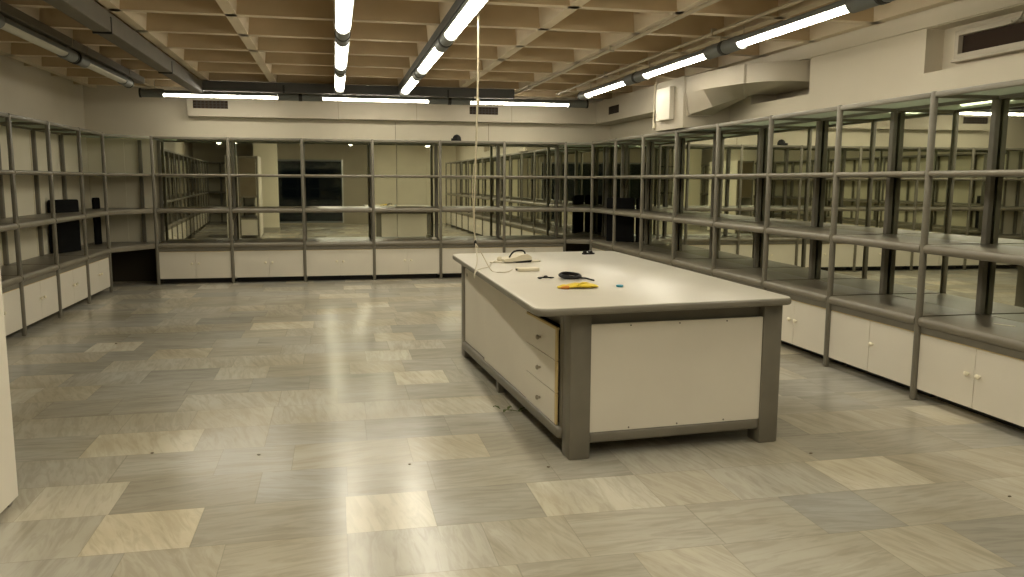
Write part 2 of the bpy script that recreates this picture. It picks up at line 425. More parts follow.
corner('grey corner shelves bridging the dim side run and the far wall, dark void below',
       [(XL - .018, Ly[-1] + .024), (Bx[0] - .024, YB - .018), (Bx[0] - .024, WB - .024), (WL + .024, WB - .024), (WL + .024, Ly[-1] + .024)],
       (-2.62, WB - .06), ((XL + .005, Ly[-1] + .028), (Bx[0] - .026, YB - .01)))
corner('narrow grey corner shelves joining the far wall and the duct side run',
       [(Bx[-1] + .024, YB - .012), (XR - .012, Ry[-1] + .024), (WR - .024, Ry[-1] + .024), (WR - .024, WB - .018), (Bx[-1] + .024, WB - .018)],
       (WR - .07, WB - .07), ((Bx[-1] + .026, YB - .01), (XR - .01, Ry[-1] + .026)))

# ------------------------------------------------------------------ base cabinets
def make_cabinet(label, w, knobs=(1, 1), group='white base cabinets under the shelving'):
    t = thing('base_cabinet', label, 'cabinet', (0, 0, 0), 0, group); h = w / 2 - .0215
    MB().box(-h, h, .022, .44, .080, .445).build('body', M['white'], t)
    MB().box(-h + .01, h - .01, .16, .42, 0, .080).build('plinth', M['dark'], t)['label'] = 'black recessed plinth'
    MB().box(-h, h, .008, .022, .4452, .4500).build('top_edge', M['chip'], t)['label'] = 'raw yellowish chipboard edge'
    for s, kn in ((-1, knobs[0]), (1, knobs[1])):
        x0, x1 = (-h, -.0018) if s < 0 else (.0018, h)
        d = MB().box(x0, x1, .004, .021, .078, .444, .0015, 1).build('door', M['white'], t)
        if kn:
            x = s * .045
            m_ = MB(); m_.tube([(x, .005, .285), (x, -.012, .285)], .006, 10); m_.ball((x, -.018, .285), .0165, 1, .75, 1, 14, 8)
            m_.build('knob', M['knob'], d, True)['label'] = 'cream plastic door knob'
    return t
protos = {}
def cab(label, w, loc, rz, knobs=(1, 1)):
    key = (round(w, 2), knobs)
    if key not in protos:
        t = make_cabinet(label, w, knobs); protos[key] = t
    else:
        t = copy_tree(protos[key])
    t['label'] = label; t.location = loc; t.rotation_euler = (0, 0, rz)
    return t
for i in range(6):
    n = ['first', 'second', 'third', 'fourth', 'fifth', 'sixth'][i]
    lab = 'white two-door base cabinet on the far wall, %s from the dim corner' % n
    if i == 4: lab = 'white far wall base cabinet partly hidden by the table, fifth from the dim corner'
    if i == 5: lab = 'white far wall base cabinet mostly hidden by the table, beside the mirrored corner'
    cab(lab, Bx[i + 1] - Bx[i], ((Bx[i] + Bx[i + 1]) / 2, YB, 0), 0)
for i in range(len(Ryall) - 1):
    a, b = Ryall[i], Ryall[i + 1]; j = i - 5        # j=0: the bay cut by the frame edge
    if j < -0: lab = 'white duct side base cabinet beyond the frame edge, seen only in mirrors'
    elif j == 0: lab = 'white two-door base cabinet nearest the viewer on the duct side, two cream knobs'
    elif j == 1: lab = 'white duct side base cabinet with a single cream knob, second from the viewer'
    elif j == 2: lab = 'white base cabinet with two small knobs just past the near table corner'
    else: lab = 'white duct side base cabinet hidden behind the table, %s from the viewer' % ORD[j]
    cab(lab, b - a, (XR, (a + b) / 2, 0), -PI / 2, (0, 1) if j == 1 else (1, 1))
for i in range(len(Lyall) - 1):
    a, b = Lyall[i], Lyall[i + 1]; j = len(Lyall) - 2 - i
    if j == 0: lab = 'white base cabinet on the dim side run next to the dark corner void'
    elif j == 1: lab = 'white base cabinet with two close knobs, second from the dark corner void'
    elif j == 2: lab = 'white base cabinet on the dim side run, third from the dark corner void'
    elif j == 3: lab = 'white dim side base cabinet cut off by the white panel at the frame edge'
    else: lab = 'white dim side base cabinet beyond the frame edge, seen only in mirrors'
    cab(lab, b - a, (XL, (a + b) / 2, 0), PI / 2)

# ------------------------------------------------------------------ mirrors
def mirror(label, x0, x1, frame, yaw=0.0):
    """frame: 'b' back wall (x range) or 'r' right wall (y range)"""
    w = x1 - x0 - .004; c = (x0 + x1) / 2
    m_ = MB().box(-w / 2, w / 2, -.003, .003, 0, 1.425)
    o = m_.build('wall_mirror', M['mirror']); tag(o, label, 'mirror', 'tinted mirrors behind the shelving')
    if frame == 'b': o.location = (c, WB - .012 - w / 2 * abs(math.sin(yaw)), .562); o.rotation_euler = (0, 0, yaw)
    else: o.location = (WR - .012 - w / 2 * abs(math.sin(yaw)), c, .562); o.rotation_euler = (0, 0, -PI / 2 + yaw)
    return o
YAW = [math.radians(a) for a in (2.2, 1.3, .8, .6, .5, .4)]
RYAW = math.radians(-1.5)
mir = ['first from the dim corner, reflecting the side aisle', 'second from the dim corner, reflecting a cream pillar',
       'third from the dim corner, reflecting a black window', None, 'fifth, behind the hanging cord', 'sixth, beside the mirrored corner']
for i in range(6):
    a, b = Bx[i], Bx[i + 1]
    if i == 0: a += .0
    if i == 5: b = 3.374
    if i == 3:
        mirror('half mirror in the fourth far wall bay, on its window side', a, .905, 'b', YAW[3])
        mirror('half mirror in the fourth far wall bay, on its table side', .909, b, 'b', YAW[3])
    else: mirror('tinted mirror in the far wall shelving, ' + mir[i], a, b, 'b', YAW[i])
mirror('narrow tinted mirror on the far wall in the mirrored corner', 3.374, WR - .014, 'b')
for i in range(len(Ryall) - 1):
    a, b = Ryall[i], Ryall[i + 1]; j = i - 5
    if j < 0: lab = 'tinted duct side mirror beyond the frame edge, seen only in other mirrors'
    else: lab = 'tinted mirror in the duct side shelving, %s bay from the viewer' % ORD[j]
    mirror(lab, a, b, 'r', RYAW)
mirror('narrow tinted mirror at the end of the duct side wall in the corner', 11.565, WB - .014, 'r')

# ------------------------------------------------------------------ black boards standing on the lower shelves
def board(label, p0, p1, dep, z1):
    """upright black slab whose front face runs from p0 to p1; the middle shelf crosses in front of and behind it"""
    a = math.atan2(p1[1] - p0[1], p1[0] - p0[0]); w = math.hypot(p1[0] - p0[0], p1[1] - p0[1])
    t = thing('black_board', label, 'board', (p0[0], p0[1], .561), a, 'black slabs standing on the shelves')
    MB().box(0, w, 0, dep, 0, .411, .005, 2).build('lower_slab', M['black'], t)
    h = z1 - .561; r = .03; z0 = .4745
    pts = [(0, z0), (w, z0)] + [(w - r + r * math.cos(k * PI / 8), h - r + r * math.sin(k * PI / 8)) for k in range(5)] + [(r + r * math.cos(PI / 2 + k * PI / 8), h - r + r * math.sin(PI / 2 + k * PI / 8)) for k in range(5)]
    m_ = MB(); m_._take(_prof(pts, dep)); m_.build('upper_slab', M['black'], t)
def _prof(pts, dep):
    t = bmesh.new(); A = [t.verts.new((p[0], 0, p[1])) for p in pts]; B = [t.verts.new((p[0], dep, p[1])) for p in pts]; n = len(pts)
    t.faces.new(A[::-1]); t.faces.new(B)
    for i in range(n): t.faces.new((A[i], A[(i + 1) % n], B[(i + 1) % n], B[i]))
    bmesh.ops.recalc_face_normals(t, faces=t.faces[:]); return t
board('wide black slab with rounded corners on the dim side shelves', (-3.175, 10.40), (-3.045, 10.80), .11, 1.185)
board('slim black slab on the shelves in the dim corner', (-3.115, 11.72), (-3.085, 11.88), .03, 1.185)
board('wide black slab on the duct side shelves near the mirrored corner', (3.895, 11.37), (4.175, 11.01), .035, 1.195)

# dark brown sheets along the walls below the corner shelves
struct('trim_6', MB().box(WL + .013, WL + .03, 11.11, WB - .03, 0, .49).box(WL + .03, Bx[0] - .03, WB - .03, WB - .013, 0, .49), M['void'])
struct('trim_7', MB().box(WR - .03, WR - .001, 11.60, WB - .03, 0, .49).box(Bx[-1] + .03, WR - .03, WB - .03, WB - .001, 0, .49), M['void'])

# ------------------------------------------------------------------ work table
TH = math.radians(3.3)
T = thing('work_table', 'large white-topped work table with grey frame and three drawers mid room', 'table', (1.148, 3.869, 0), TH)
def round_poly(pts, r, n=5):
    out = []; N_ = len(pts)
    for i in range(N_):
        p = Vector(pts[i]); a = (Vector(pts[i - 1]) - p).normalized(); b = (Vector(pts[(i + 1) % N_]) - p).normalized()
        rr = r[i] if isinstance(r, (list, tuple)) else r
        s = p + a * rr; e = p + b * rr
        for k_ in range(n + 1):
            f = k_ / n; out.append(tuple(s * (1 - f) ** 2 + p * 2 * f * (1 - f) + e * f * f))
    return out
base = [(-.225, -.135), (1.235, -.085), (1.42, 2.87), (-.035, 2.90)]
TP = round_poly(base, [.085, .06, .08, .11])
def inset(poly, d):
    c = Vector((sum(p[0] for p in poly) / len(poly), sum(p[1] for p in poly) / len(poly)))
    return [tuple(Vector(p) + (c - Vector(p)).normalized() * d) for p in poly]
tt = MB().prism(inset(TP, .008), .785, .8205, .004, 2).build('tabletop', M['top'], T, True)
eb = MB().prism(TP, .780, .8175, .012, 3).build('edge_band', M['grey'], tt, True); eb['label'] = 'grey rounded edge band'
Lx0, Lx1, Lv1 = 0.0, 1.223, 2.65; LW = .115
for (x, y) in ((Lx0, 0), (Lx1 - LW, 0), (Lx0, Lv1 - .12), (Lx1 - LW, Lv1 - .12)):
    MB().box(x, x + LW, y, y + .12, 0, .780, .009, 2).build('leg', M['grey'], T, True)
for y, s in ((.012, 1), (Lv1 - .012, -1)):
    ya, yb = sorted((y, y + s * .018))
    e_ = MB().box(LW, Lx1 - LW, ya, yb, .138, .706).build('end_panel', M['white'], T); e_['label'] = 'white end panel'
    for fx in (.22, .5, .78):
        for z in (.150, .694):
            x = LW + (Lx1 - 2 * LW) * fx
            MB().tube([(x, y + s * .004, z), (x, y - s * .002, z)], .0045, 8).build('screw', M['screw'], e_)
    ya, yb = sorted((y + s * .035, y + s * .055))
    MB().box(LW, Lx1 - LW, ya, yb, .66, .780).build('apron', M['grey'], T)
    ya, yb = sorted((y - s * .004, y + s * .05))
    MB().box(LW, Lx1 - LW, ya, yb, .080, .137, .012, 3).build('rail', M['grey'], T, True)
# drawer side (facing the open floor)
for i in range(3):
    z0 = .142 + .1735 * i; z1 = z0 + .1695
    if i == 2: z1 -= .004
    d_ = MB().box(-.016, -.0055, .196, .728, z0, z1, .001, 1).build('drawer', M['white'], T); d_['label'] = 'white drawer front'
    MB().box(-.0157, -.006, .170, .1958, z0, z1).build('side_edge', M['chip'], d_)['label'] = 'raw yellowish chipboard edge'
    if i == 2:
        MB().box(-.0155, -.001, .172, .728, z1, z1 + .012).build('top_edge', M['chip'], d_)['label'] = 'raw yellowish chipboard edge'
    MB().box(-.005, .40, .20, .72, z0 + .006, z1 - .02).build('drawer_box', M['dark'], d_)
    m_ = MB(); zc = (z0 + z1) / 2 - .005
    m_.tube([(-.014, .45, zc), (-.030, .45, zc)], .007, 10); m_.ball((-.035, .45, zc), .014, .7, 1, 1)
    m_.build('knob', M['knobgrey'], d_, True)['label'] = 'grey round drawer knob'
s1 = MB().box(-.012, .004, .732, 1.80, .143, .735, .001, 1).build('sliding_door', M['white'], T); s1['label'] = 'white sliding door'
s2 = MB().box(.006, .022, 1.70, 2.53, .143, .735, .001, 1).build('sliding_door', M['white'], T); s2['label'] = 'white sliding door'
m_ = MB(); m_.tube([(.006, 2.45, .69), (.003, 2.45, .69)], .016, 12); m_.build('finger_pull', M['knobgrey'], s2)
MB().box(-.028, .05, .121, Lv1 - .121, .078, .140, .022, 4).build('rail', M['grey'], T, True)
MB().box(.045, .065, .121, Lv1 - .121, .66, .780).build('apron', M['grey'], T)
MB().box(Lx1 - .03, Lx1 - .012, .121, Lv1 - .121, .138, .735).build('side_panel', M['white'], T)
MB().box(Lx1 - .05, Lx1 + .004, .121, Lv1 - .121, .078, .137, .015, 3).build('rail', M['grey'], T, True)
MB().box(.002, .05, .1205, .1695, .08, .780).build('stile', M['grey'], T)
MB().box(-.014, .03, 1.40, 1.44, 0, .079, .004, 1).build('foot', M['grey'], T)
MB().box(.03, Lx1 - .035, .06, Lv1 - .06, .10, .138).build('bottom_board', M['grey'], T)
MB().box(.03, 1.19, .74, .752, .138, .780).build('divider', M['white'], T)

def smooth_path(pts, n=8):
    P_ = [Vector(p) for p in pts]; out = []
    for i in range(len(P_) - 1):
        p0, p1, p2, p3 = P_[max(i - 1, 0)], P_[i], P_[i + 1], P_[min(i + 2, len(P_) - 1)]
        for k_ in range(n):
            u = k_ / n
            out.append(.5 * ((2 * p1) + (-p0 + p2) * u + (2 * p0 - 5 * p1 + 4 * p2 - p3) * u * u + (-p0 + 3 * p1 - 3 * p2 + p3) * u ** 3))
    out.append(P_[-1]); return out
# ------------------------------------------------------------------ things on the table
ZT = .8215
t = thing('telephone', 'ivory corded telephone with a dark-edged handset on the table', 'telephone', (1.33, 5.98, ZT), math.radians(8))
MB().profile([(-.115, .010), (-.09, .006), (.105, .018), (.105, .040), (.07, .062), (.02, .058), (-.03, .040), (-.115, .026)], 'y', -.075, .075).build('body', M['phone'], t)
MB().profile([(-.02, 0), (.095, 0), (.104, .0175), (-.02, .0105)], 'y', -.079, .079).build('base', M['rubber'], t)['label'] = 'dark underside of the telephone'
m_ = MB(); m_.tube(smooth_path([(-.062, -.03, .036), (-.045, -.03, .062), (-.025, -.03, .080), (.01, -.03, .088), (.045, -.03, .086), (.062, -.03, .074), (.066, -.03, .058)], 4), .0065, 8)
m_.build('handset', M['rubber'], t, True)['label'] = 'dark looped handset'
MB().ball((-.118, .03, .022), .020, 1.1, 1, 1.0).build('mouthpiece', M['phone'], t, True)
MB().prism([(-.215, -.02), (-.12, -.05), (-.10, .04), (-.17, .05)], 0, .008, .002, 1).build('cradle_tray', M['phone'], t)
MB().prism([(.10, -.06), (.185, -.05), (.185, .02), (.10, .05)], 0, .009, .002, 1).build('rest', M['phone'], t)
t = thing('junction_box', 'small flat cream box with a cord on the table before the telephone', 'box', (1.275, 5.36, ZT), math.radians(6))
MB().box(-.075, .075, -.045, .045, 0, .022, .004, 2).build('body', M['phone'], t)
MB().box(-.079, -.0745, -.012, .012, .004, .016).build('socket', M['rubber'], t)
# roll of black cable with its loose tail
m_ = MB()
for k_ in range(3):
    ring = []; r = .054 + .007 * (k_ % 2)
    for i in range(29): a = 2 * PI * i / 28; ring.append((r * math.cos(a) * 1.08, r * math.sin(a) * 1.45, .014 + .006 * k_ + .09 * r * math.sin(a) + .001 * math.sin(3 * a + k_)))
    m_.tube(ring, .0064, 7)
o = m_.build('coil', M['rubber'], None, True)
t = thing('cable_coil', 'black coil of cable lying on the table beside yellow gloves', 'cable', (1.435, 4.87, ZT)); o.parent = t
m_ = MB(); m_.tube([(.06, -.03, .008), (.085, -.06, .009), (.10, -.10, .006), (.108, -.15, .006)], .0055, 7); m_.build('loose_end', M['rubber'], t, True)
m_ = MB()
m_.tube([(-.05, .01, .006), (-.03, .0, .007), (-.015, .02, .006), (0, .0, .010), (.015, .012, .006), (.035, -.002, .006), (.055, .006, .005)], [.003, .005, .004, .007, .004, .006, .003], 7)
m_.ball((.005, .02, .010), .010, 1.4, 1, .9); m_.ball((-.04, -.015, .006), .007, 1.8, 1, .8)
o = m_.build('wire_scrap', M['rubber'], None, True); o.location = (1.285, 4.90, ZT); tag(o, 'dark twisted wire scrap on the table beside the black coil', 'scrap')
# folded yellow rubber gloves
t = thing('rubber_glove', 'folded yellow rubber gloves lying on the table', 'gloves', (1.352, 4.43, ZT), math.radians(4))
m_ = MB()
m_.loft([[(x, w * math.cos(a) + y0, max(.0008, h + h * math.sin(a)) + .001) for a in [2 * PI * k_ / 10 for k_ in range(10)]] for x, w, h, y0 in
         ((-.075, .030, .007, 0), (-.05, .045, .012, .003), (-.01, .052, .015, .006), (.04, .046, .013, .0), (.09, .040, .012, -.006), (.112, .033, .008, -.008))])
m_.build('palm', M['yellow'], t, True)
for dy, ln, a0 in ((-.024, .045, .1), (-.008, .06, 0), (.010, .055, -.08), (.026, .04, -.2)):
    m_ = MB(); m_.tube([(-.065, dy * 1.2, .010), (-.065 - ln * .5, dy * 1.25 + a0 * .01, .011), (-.065 - ln, dy * 1.2 + a0 * .05, .008)], [.010, .009, .006], 8); m_.build('finger', M['yellow'] if dy > -.02 else M['orange'], t, True)
m_ = MB(); m_.tube([(-.02, -.04, .018), (.02, -.015, .026), (.055, .005, .024), (.08, .01, .020)], [.007, .010, .010, .006], 8); m_.build('thumb', M['yellow'], t, True)
o = MB().lathe((0, 0, 0), [(.019, 0), (.021, .004), (.020, .011), (.012, .013), (.002, .013)], 20).build('bottle_cap', M['blue'], None, True); o.location = (1.61, 4.44, ZT)
tag(o, 'small teal plastic cap lying on the white tabletop', 'cap')
t = thing('desk_gadget', 'small black gadget near the far edge of the tabletop', 'gadget', (2.07, 6.50, ZT), math.radians(10))
MB().box(-.05, .055, -.02, .02, 0, .014, .004, 2).build('base', M['rubber'], t)
m_ = MB(); m_.ball((-.03, 0, .018), .018, 1, 1, .8); m_.tube([(.02, -.02, .018), (.02, .02, .018)], .013, 12); m_.build('roll', M['rubber'], t, True)
# cord that drops from the ceiling
t = thing('hanging_cord', 'cream phone cord hanging from the ceiling down to the table', 'cord', (-.03, 0, 0))
MB().tube(smooth_path([(1.015, 5.62, 2.80), (1.012, 5.62, 2.30), (1.003, 5.62, 1.85), (.985, 5.60, 1.40), (.978, 5.60, 1.15), (.982, 5.58, .995)]), [.0068] * 20 + [.0052] * 21, 8).build('main_cord', M['cord'], t, True)
MB().tube(smooth_path([(.995, 5.60, 1.62), (.968, 5.61, 1.42), (.972, 5.60, 1.2), (.983, 5.59, 1.0)]), .0028, 6).build('side_strand', M['cord'], t, True)
MB().tube(smooth_path([(.983, 5.58, 1.0), (.965, 5.40, .90), (.925, 5.26, .832), (.912, 5.22, .795), (.928, 5.26, .8265), (.985, 5.46, .8265), (1.08, 5.60, .8265), (1.14, 5.82, .8265), (1.20, 5.96, .835)]), .0032, 6).build('telephone_strand', M['cord'], t, True)
MB().tube(smooth_path([(.983, 5.58, 1.0), (1.02, 5.50, .92), (1.06, 5.38, .8265), (1.10, 5.26, .8265), (1.15, 5.28, .8265), (1.20, 5.36, .832)]), .0032, 6).build('box_strand', M['cord'], t, True)
m_ = MB(); m_.tube([(1.012, 5.62, 1.985), (.985, 5.62, 2.0)], .004, 6); m_.ball((1.010, 5.62, 1.97), .014, 1, 1, 1.6); m_.build('knot', M['cord'], t, True)
m_ = MB(); m_.ball((.983, 5.58, 1.0), .010, 1, 1, 2.0); m_.build('black_tape', M['rubber'], t, True)['label'] = 'black tape round the cord'

# ------------------------------------------------------------------ lamp lines
R_ = .050
def make_lamp(lit):
    t = thing('tube_lamp', 'lit tube lamp', 'lamp', (0, 0, 0))
    dif = [(.049, .008)] + [(.049 * math.cos(a * PI / 12), -.012 - .030 * math.sin(a * PI / 12)) for a in range(13)] + [(-.049, .008)]
    MB().profile(dif, 'x', -.705, .705).build('diffuser', M['tube'] if lit else M['tubeoff'], t, True)
    hou = [(.058, -.0135), (.052, -.0135), (.052, .0085), (-.052, .0085), (-.052, -.0135), (-.058, -.0135), (-.056, .012), (-.050, .026), (-.030, .036), (.030, .036), (.050, .026), (.056, .012)]
    MB().profile(hou, 'x', -.705, .705).build('reflector_housing', M['housing'], t)
    for s in (-1, 1):
        h = MB().tube([(s * .7055, 0, -.004), (s * .985, 0, -.004)], .0555, 20).build('end_housing', M['housing'], t, True)
        MB().tube([(s * .975, 0, -.004), (s * .998, 0, -.004)], .060, 20).build('clamp_ring', M['ring'], h, True)
        m_ = MB(); m_.box(s * .80 - .012, s * .80 + .012, -.02, .02, .050, .055)
        if lit is not None: m_.tube([(s * .80, -.06, .052), (s * .80, -.06, .132)], .0035, 6); m_.box(s * .80 - .004, s * .80 + .004, -.064, 0, .050, .055)
        m_.build('hanger', M['steel'], t)
    return t
lit0 = make_lamp(True); off0 = make_lamp(False); used = {True: 0, False: 0}
def lamp(x, y, rz, label, group, lit=True, z=2.532):
    src = lit0 if lit else off0
    t = src if not used[lit] else copy_tree(src); used[lit] += 1
    t.location = (x, y, z); t.rotation_euler = (0, 0, rz); t['label'] = label; t['group'] = group
LN = ['farthest', 'second from the far wall', 'third from the far wall']
for i in range(6):
    y = 9.46 - 2.0 * i
    if i < 3:
        lamp(.088, y, PI / 2, 'lit tube lamp in the straight overhead line, %s' % LN[i], 'straight overhead lamp line')
        lamp(.885, y + .08, PI / 2, 'lit tube lamp in the cord side line, %s' % LN[i], 'lamp line beside the cord')
        lamp(3.175, y - .10, PI / 2, 'lit tube lamp in the duct side line, %s' % LN[i], 'duct side lamp line')
    else:
        g = 'lit tube lamp behind the viewer, seen only in the mirrors'
        if i < 5: lamp(.088, y, PI / 2, g, 'lamps behind the viewer')
        lamp(.885, y + .08, PI / 2, g, 'lamps behind the viewer'); lamp(3.175, y - .10, PI / 2, g, 'lamps behind the viewer')
for x, n in ((-1.41, 'nearest the dim corner'), (.585, 'in the middle of the row'), (2.58, 'nearest the mirrored corner')):
    lamp(x, 11.38, 0, 'lit tube lamp across the far wall, %s' % n, 'far wall lamp row')
lamp(-2.285, -.75, PI / 2, 'added lit tube lamp behind the viewer, brightens the aisle end, seen only in mirrors', 'lamps behind the viewer')  # lamp added to the unlit line to brighten the dark aisle end in the mirrors
for y, n in ((9.27, 'farther of the pair'), (7.22, 'nearer of the pair')):
    lamp(-2.285, y, PI / 2, 'unlit tube lamp above the dim side, %s' % n, 'unlit lamp line', False)
# trunking
def tray(label, x0, x1, y0, y1, z0, z1, joints, m, axis):
    t = thing('cable_trunking', label, 'trunking', (0, 0, 0))
    MB().box(x0, x1, y0, y1, z0, z1, .004, 1).build('body', m, t)
    for q in joints:
        if axis == 'y': MB().box(x0 - .004, x1 + .004, q - .012, q + .012, z0 - .012, z1 - .03).build('joint_bracket', M['ring'], t)
        else: MB().box(q - .012, q + .012, y0 - .004, y1 + .004, z0 - .010, z1 - .03).build('joint_bracket', M['ring'], t)
    return t
tray('wide grey brown trunking running down the dim half of the ceiling', -1.70, -1.575, -2.3, 10.90, 2.50, 2.640, (2.6, 4.6, 6.65, 8.95), M['traylite'], 'y')
tray('dark trunking across the ceiling before the far wall lamps', -1.70, 2.40, 10.90, 11.02, 2.530, 2.650, (-.6, 1.5), M['tray'], 'x')
tray('dark trunking above the lamp line beside the cord', .845, .925, -2.3, 10.88, 2.588, 2.662, (), M['tray'], 'y')
tray('dark trunking above the unlit lamp line', -2.335, -2.235, -2.3, 10.88, 2.588, 2.662, (), M['traylite'], 'y')
tray('dark trunking above the straight overhead lamp line', .045, .105, -2.3, 10.88, 2.588, 2.662, (), M['tray'], 'y')
def pipe(label, pts, r, m, clips):
    t = thing('conduit_pipe', label, 'pipe', (0, 0, 0))
    MB().tube(pts, r, 10).build('pipe', m, t, True)
    for c in clips: MB().box(c[0] - .02, c[0] + .02, c[1] - .012, c[1] + .012, c[2] - .022, ZC - .002).build('clip', M['steel'], t)
M['pipe'] = mat('cream_pipe_paint', (0.42, 0.36, 0.25), 0.45)
pipe('cream conduit pipe under the ceiling rib past the dark trunking', [(2.415, 10.96, 2.600), (2.50, 10.75, 2.63), (2.52, 10.2, 2.635), (2.52, 3.0, 2.635)], .016, M['pipe'], [(2.51, 10.5, 2.635), (2.52, 7.3, 2.635)])
pipe('thin conduit pipe above the duct side lamp line', [(3.04, 11.1, 2.625), (3.04, 2.0, 2.625)], .014, M['pipe'], [(3.04, 9.0, 2.625), (3.04, 6.3, 2.625)])

# ------------------------------------------------------------------ ducts, vents, air unit
DZ0, DZ1, DX, DY = 2.300, 2.622, 3.945, 12.09
t = thing('air_duct', 'long boxed cream air duct above the far wall shelving, turning the corner', 'duct', (0, 0, 0))
MB().prism([(-1.955, DY), (DX, DY), (DX, 9.06), (WR - .001, 9.06), (WR - .001, WB - .001), (-1.955, WB - .001)], DZ0, DZ1).build('casing', M['duct'], t)
m_ = MB()
for x in (.08, 1.2, 2.62): m_.box(x - .002, x + .002, DY - .0015, DY + .004, DZ0, DZ1)
m_.build('joint', M['seam'], t)
def grille_b(label, x0, x1, z0, z1, parent):
    v = MB().box(x0, x1, DY - .004, DY - .001, z0, z1).build('vent_grille', M['grillevoid'], parent); v['label'] = label
    m_ = MB(); n = 9; f = .012
    for i in range(1, n): x = x0 + (x1 - x0) * i / n; m_.box(x - .008, x + .008, DY - .012, DY - .004, z0, z1)
    for k_ in (.33, .66): z = z0 + (z1 - z0) * k_; m_.box(x0, x1, DY - .014, DY - .005, z - .006, z + .006)
    m_.build('grille_bars', M['grille'], v)
    m_ = MB(); m_.box(x0 - f, x0, DY - .010, DY - .001, z0 - f, z1 + f).box(x1, x1 + f, DY - .010, DY - .001, z0 - f, z1 + f).box(x0, x1, DY - .010, DY - .001, z0 - f, z0).box(x0, x1, DY - .010, DY - .001, z1, z1 + f)
    m_.build('vent_frame', M['duct'], v)
grille_b('dark vent grille at the dim end of the duct', -1.88, -1.42, 2.405, 2.515, t)
grille_b('dark vent grille behind the hanging cord', 1.98, 2.41, 2.405, 2.515, t)
v = MB().box(DX - .004, DX - .001, 11.07, 11.50, 2.395, 2.505).build('vent_grille', M['grillevoid'], t); v['label'] = 'small dark vent grille near the corner'
m_ = MB()
for i in range(1, 8): y = 11.07 + .43 * i / 8; m_.box(DX - .010, DX - .004, y - .007, y + .007, 2.395, 2.505)
m_.build('grille_bars', M['grille'], v)
# air unit box on the shelving top
t = thing('air_unit', 'cream boxed air unit with a white cover plate above the duct side shelves', 'air unit', (0, 0, 0))
MB().box(3.685, WR - .002, 8.30, 9.055, 2.008, 2.555, .004, 1).build('casing', M['duct'], t)
m_ = MB().box(3.630, 3.684, 8.545, 8.935, 2.115, 2.470, .006, 2); m_.build('cover_plate', M['white'], t)['label'] = 'white cover plate'
m_ = MB(); m_.tube(smooth_path([(3.66, 9.02, 2.57), (3.655, 9.045, 2.45), (3.66, 9.06, 2.25), (3.65, 9.05, 2.10), (3.655, 9.03, 2.06)]), .008, 6); m_.tube([(3.66, 9.04, 2.10), (3.65, 9.03, 2.04)], .018, 8)
m_.build('cable', M['phone'], t, True)
# bent duct from the unit into the wall opening
t = thing('elbow_duct', 'bent cream sheet metal duct leading from the air unit into the wall', 'duct', (0, 0, 0))
ztop = 2.530
path = [(3.700, 8.298, 4.04, 8.298, 2.370, 2.140, .10), (3.690, 8.10, 4.05, 8.20, 2.366, 2.165, .24), (3.690, 7.84, 4.08, 8.06, 2.362, 2.200, .40), (3.735, 7.52, 4.13, 7.95, 2.358, 2.245, .55),
        (3.82, 7.22, 4.19, 7.88, 2.358, 2.285, .65), (3.95, 7.00, 4.23, 7.85, 2.355, 2.31, .75), (4.10, 6.88, 4.28, 7.845, 2.350, 2.32, .8), (4.26, 6.83, 4.32, 7.84, 2.340, 2.325, .85), (4.50, 6.82, 4.50, 7.83, 2.335, 2.325, .85)]
def sec(q):
    ox, oy, ix, iy, zc_, zl, f = q
    return [(ox, oy, ztop), (ox, oy, zc_), (ox + (ix - ox) * f, oy + (iy - oy) * f, zl), (ix - .02, iy, zl), (ix, iy, ztop)]
secs = [sec(q) for q in path]
MB().loft(secs).build('duct_body', M['duct'], t, True).data.set_sharp_from_angle(angle=math.radians(22))
def flange(q, dy):
    o_, g = sec(q), .012
    c_ = Vector((sum(p_[0] for p_ in o_) / 5, sum(p_[1] for p_ in o_) / 5, sum(p_[2] for p_ in o_) / 5))
    a = [tuple(Vector(p_) + (Vector(p_) - c_).normalized() * g) for p_ in o_]
    u_ = Vector((o_[0][0] - o_[4][0], o_[0][1] - o_[4][1], 0)).normalized(); n_ = Vector((-u_.y, u_.x, 0)) * dy
    MB().loft([[tuple(Vector(p_) - n_) for p_ in a], [tuple(Vector(p_) + n_) for p_ in a]]).build('flange', M['duct'], t)
q0 = list(path[0]); q0[1] -= .012; q0[3] -= .012
flange(q0, .010); flange(path[4], .010)
# vent in the wall recess
t = thing('wall_vent', 'long dark wall vent in a cream frame, set in a recess above the shelves', 'vent', (0, 0, 0))
y0, y1, z0, z1, xb = 3.0, 5.110, 2.335, 2.462, WR + .148
MB().box(xb - .012, xb, y0, y1, z0, z1).build('void', M['grillevoid'], t)['label'] = 'dark vent opening'
m_ = MB(); f = .035
m_.box(xb - .05, xb, y1, y1 + f, z0 - f, z1 + f).box(xb - .05, xb, y0 - f, y0, z0 - f, z1 + f).box(xb - .05, xb, y0, y1, z0 - f, z0).box(xb - .05, xb, y0, y1, z1, z1 + f)
m_.build('frame', M['duct'], t)
m_ = MB(); m_.box(xb - .062, xb - .001, y0 - .06, y1 + .05, z0 - .055, z0 - .036, .004, 1); m_.build('lip', M['duct'], t)
m_ = MB(); m_.tube(smooth_path([(xb - .03, 4.57, 2.545), (xb - .05, 4.57, 2.50), (xb - .06, 4.58, 2.475), (xb - .065, 4.62, 2.462), (xb - .06, 4.64, 2.475)]), .006, 6); m_.tube(smooth_path([(xb - .06, 4.58, 2.475), (xb - .07, 4.53, 2.462), (xb - .06, 4.51, 2.48)]), .006, 6)
m_.build('hook', M['steel'], t, True)

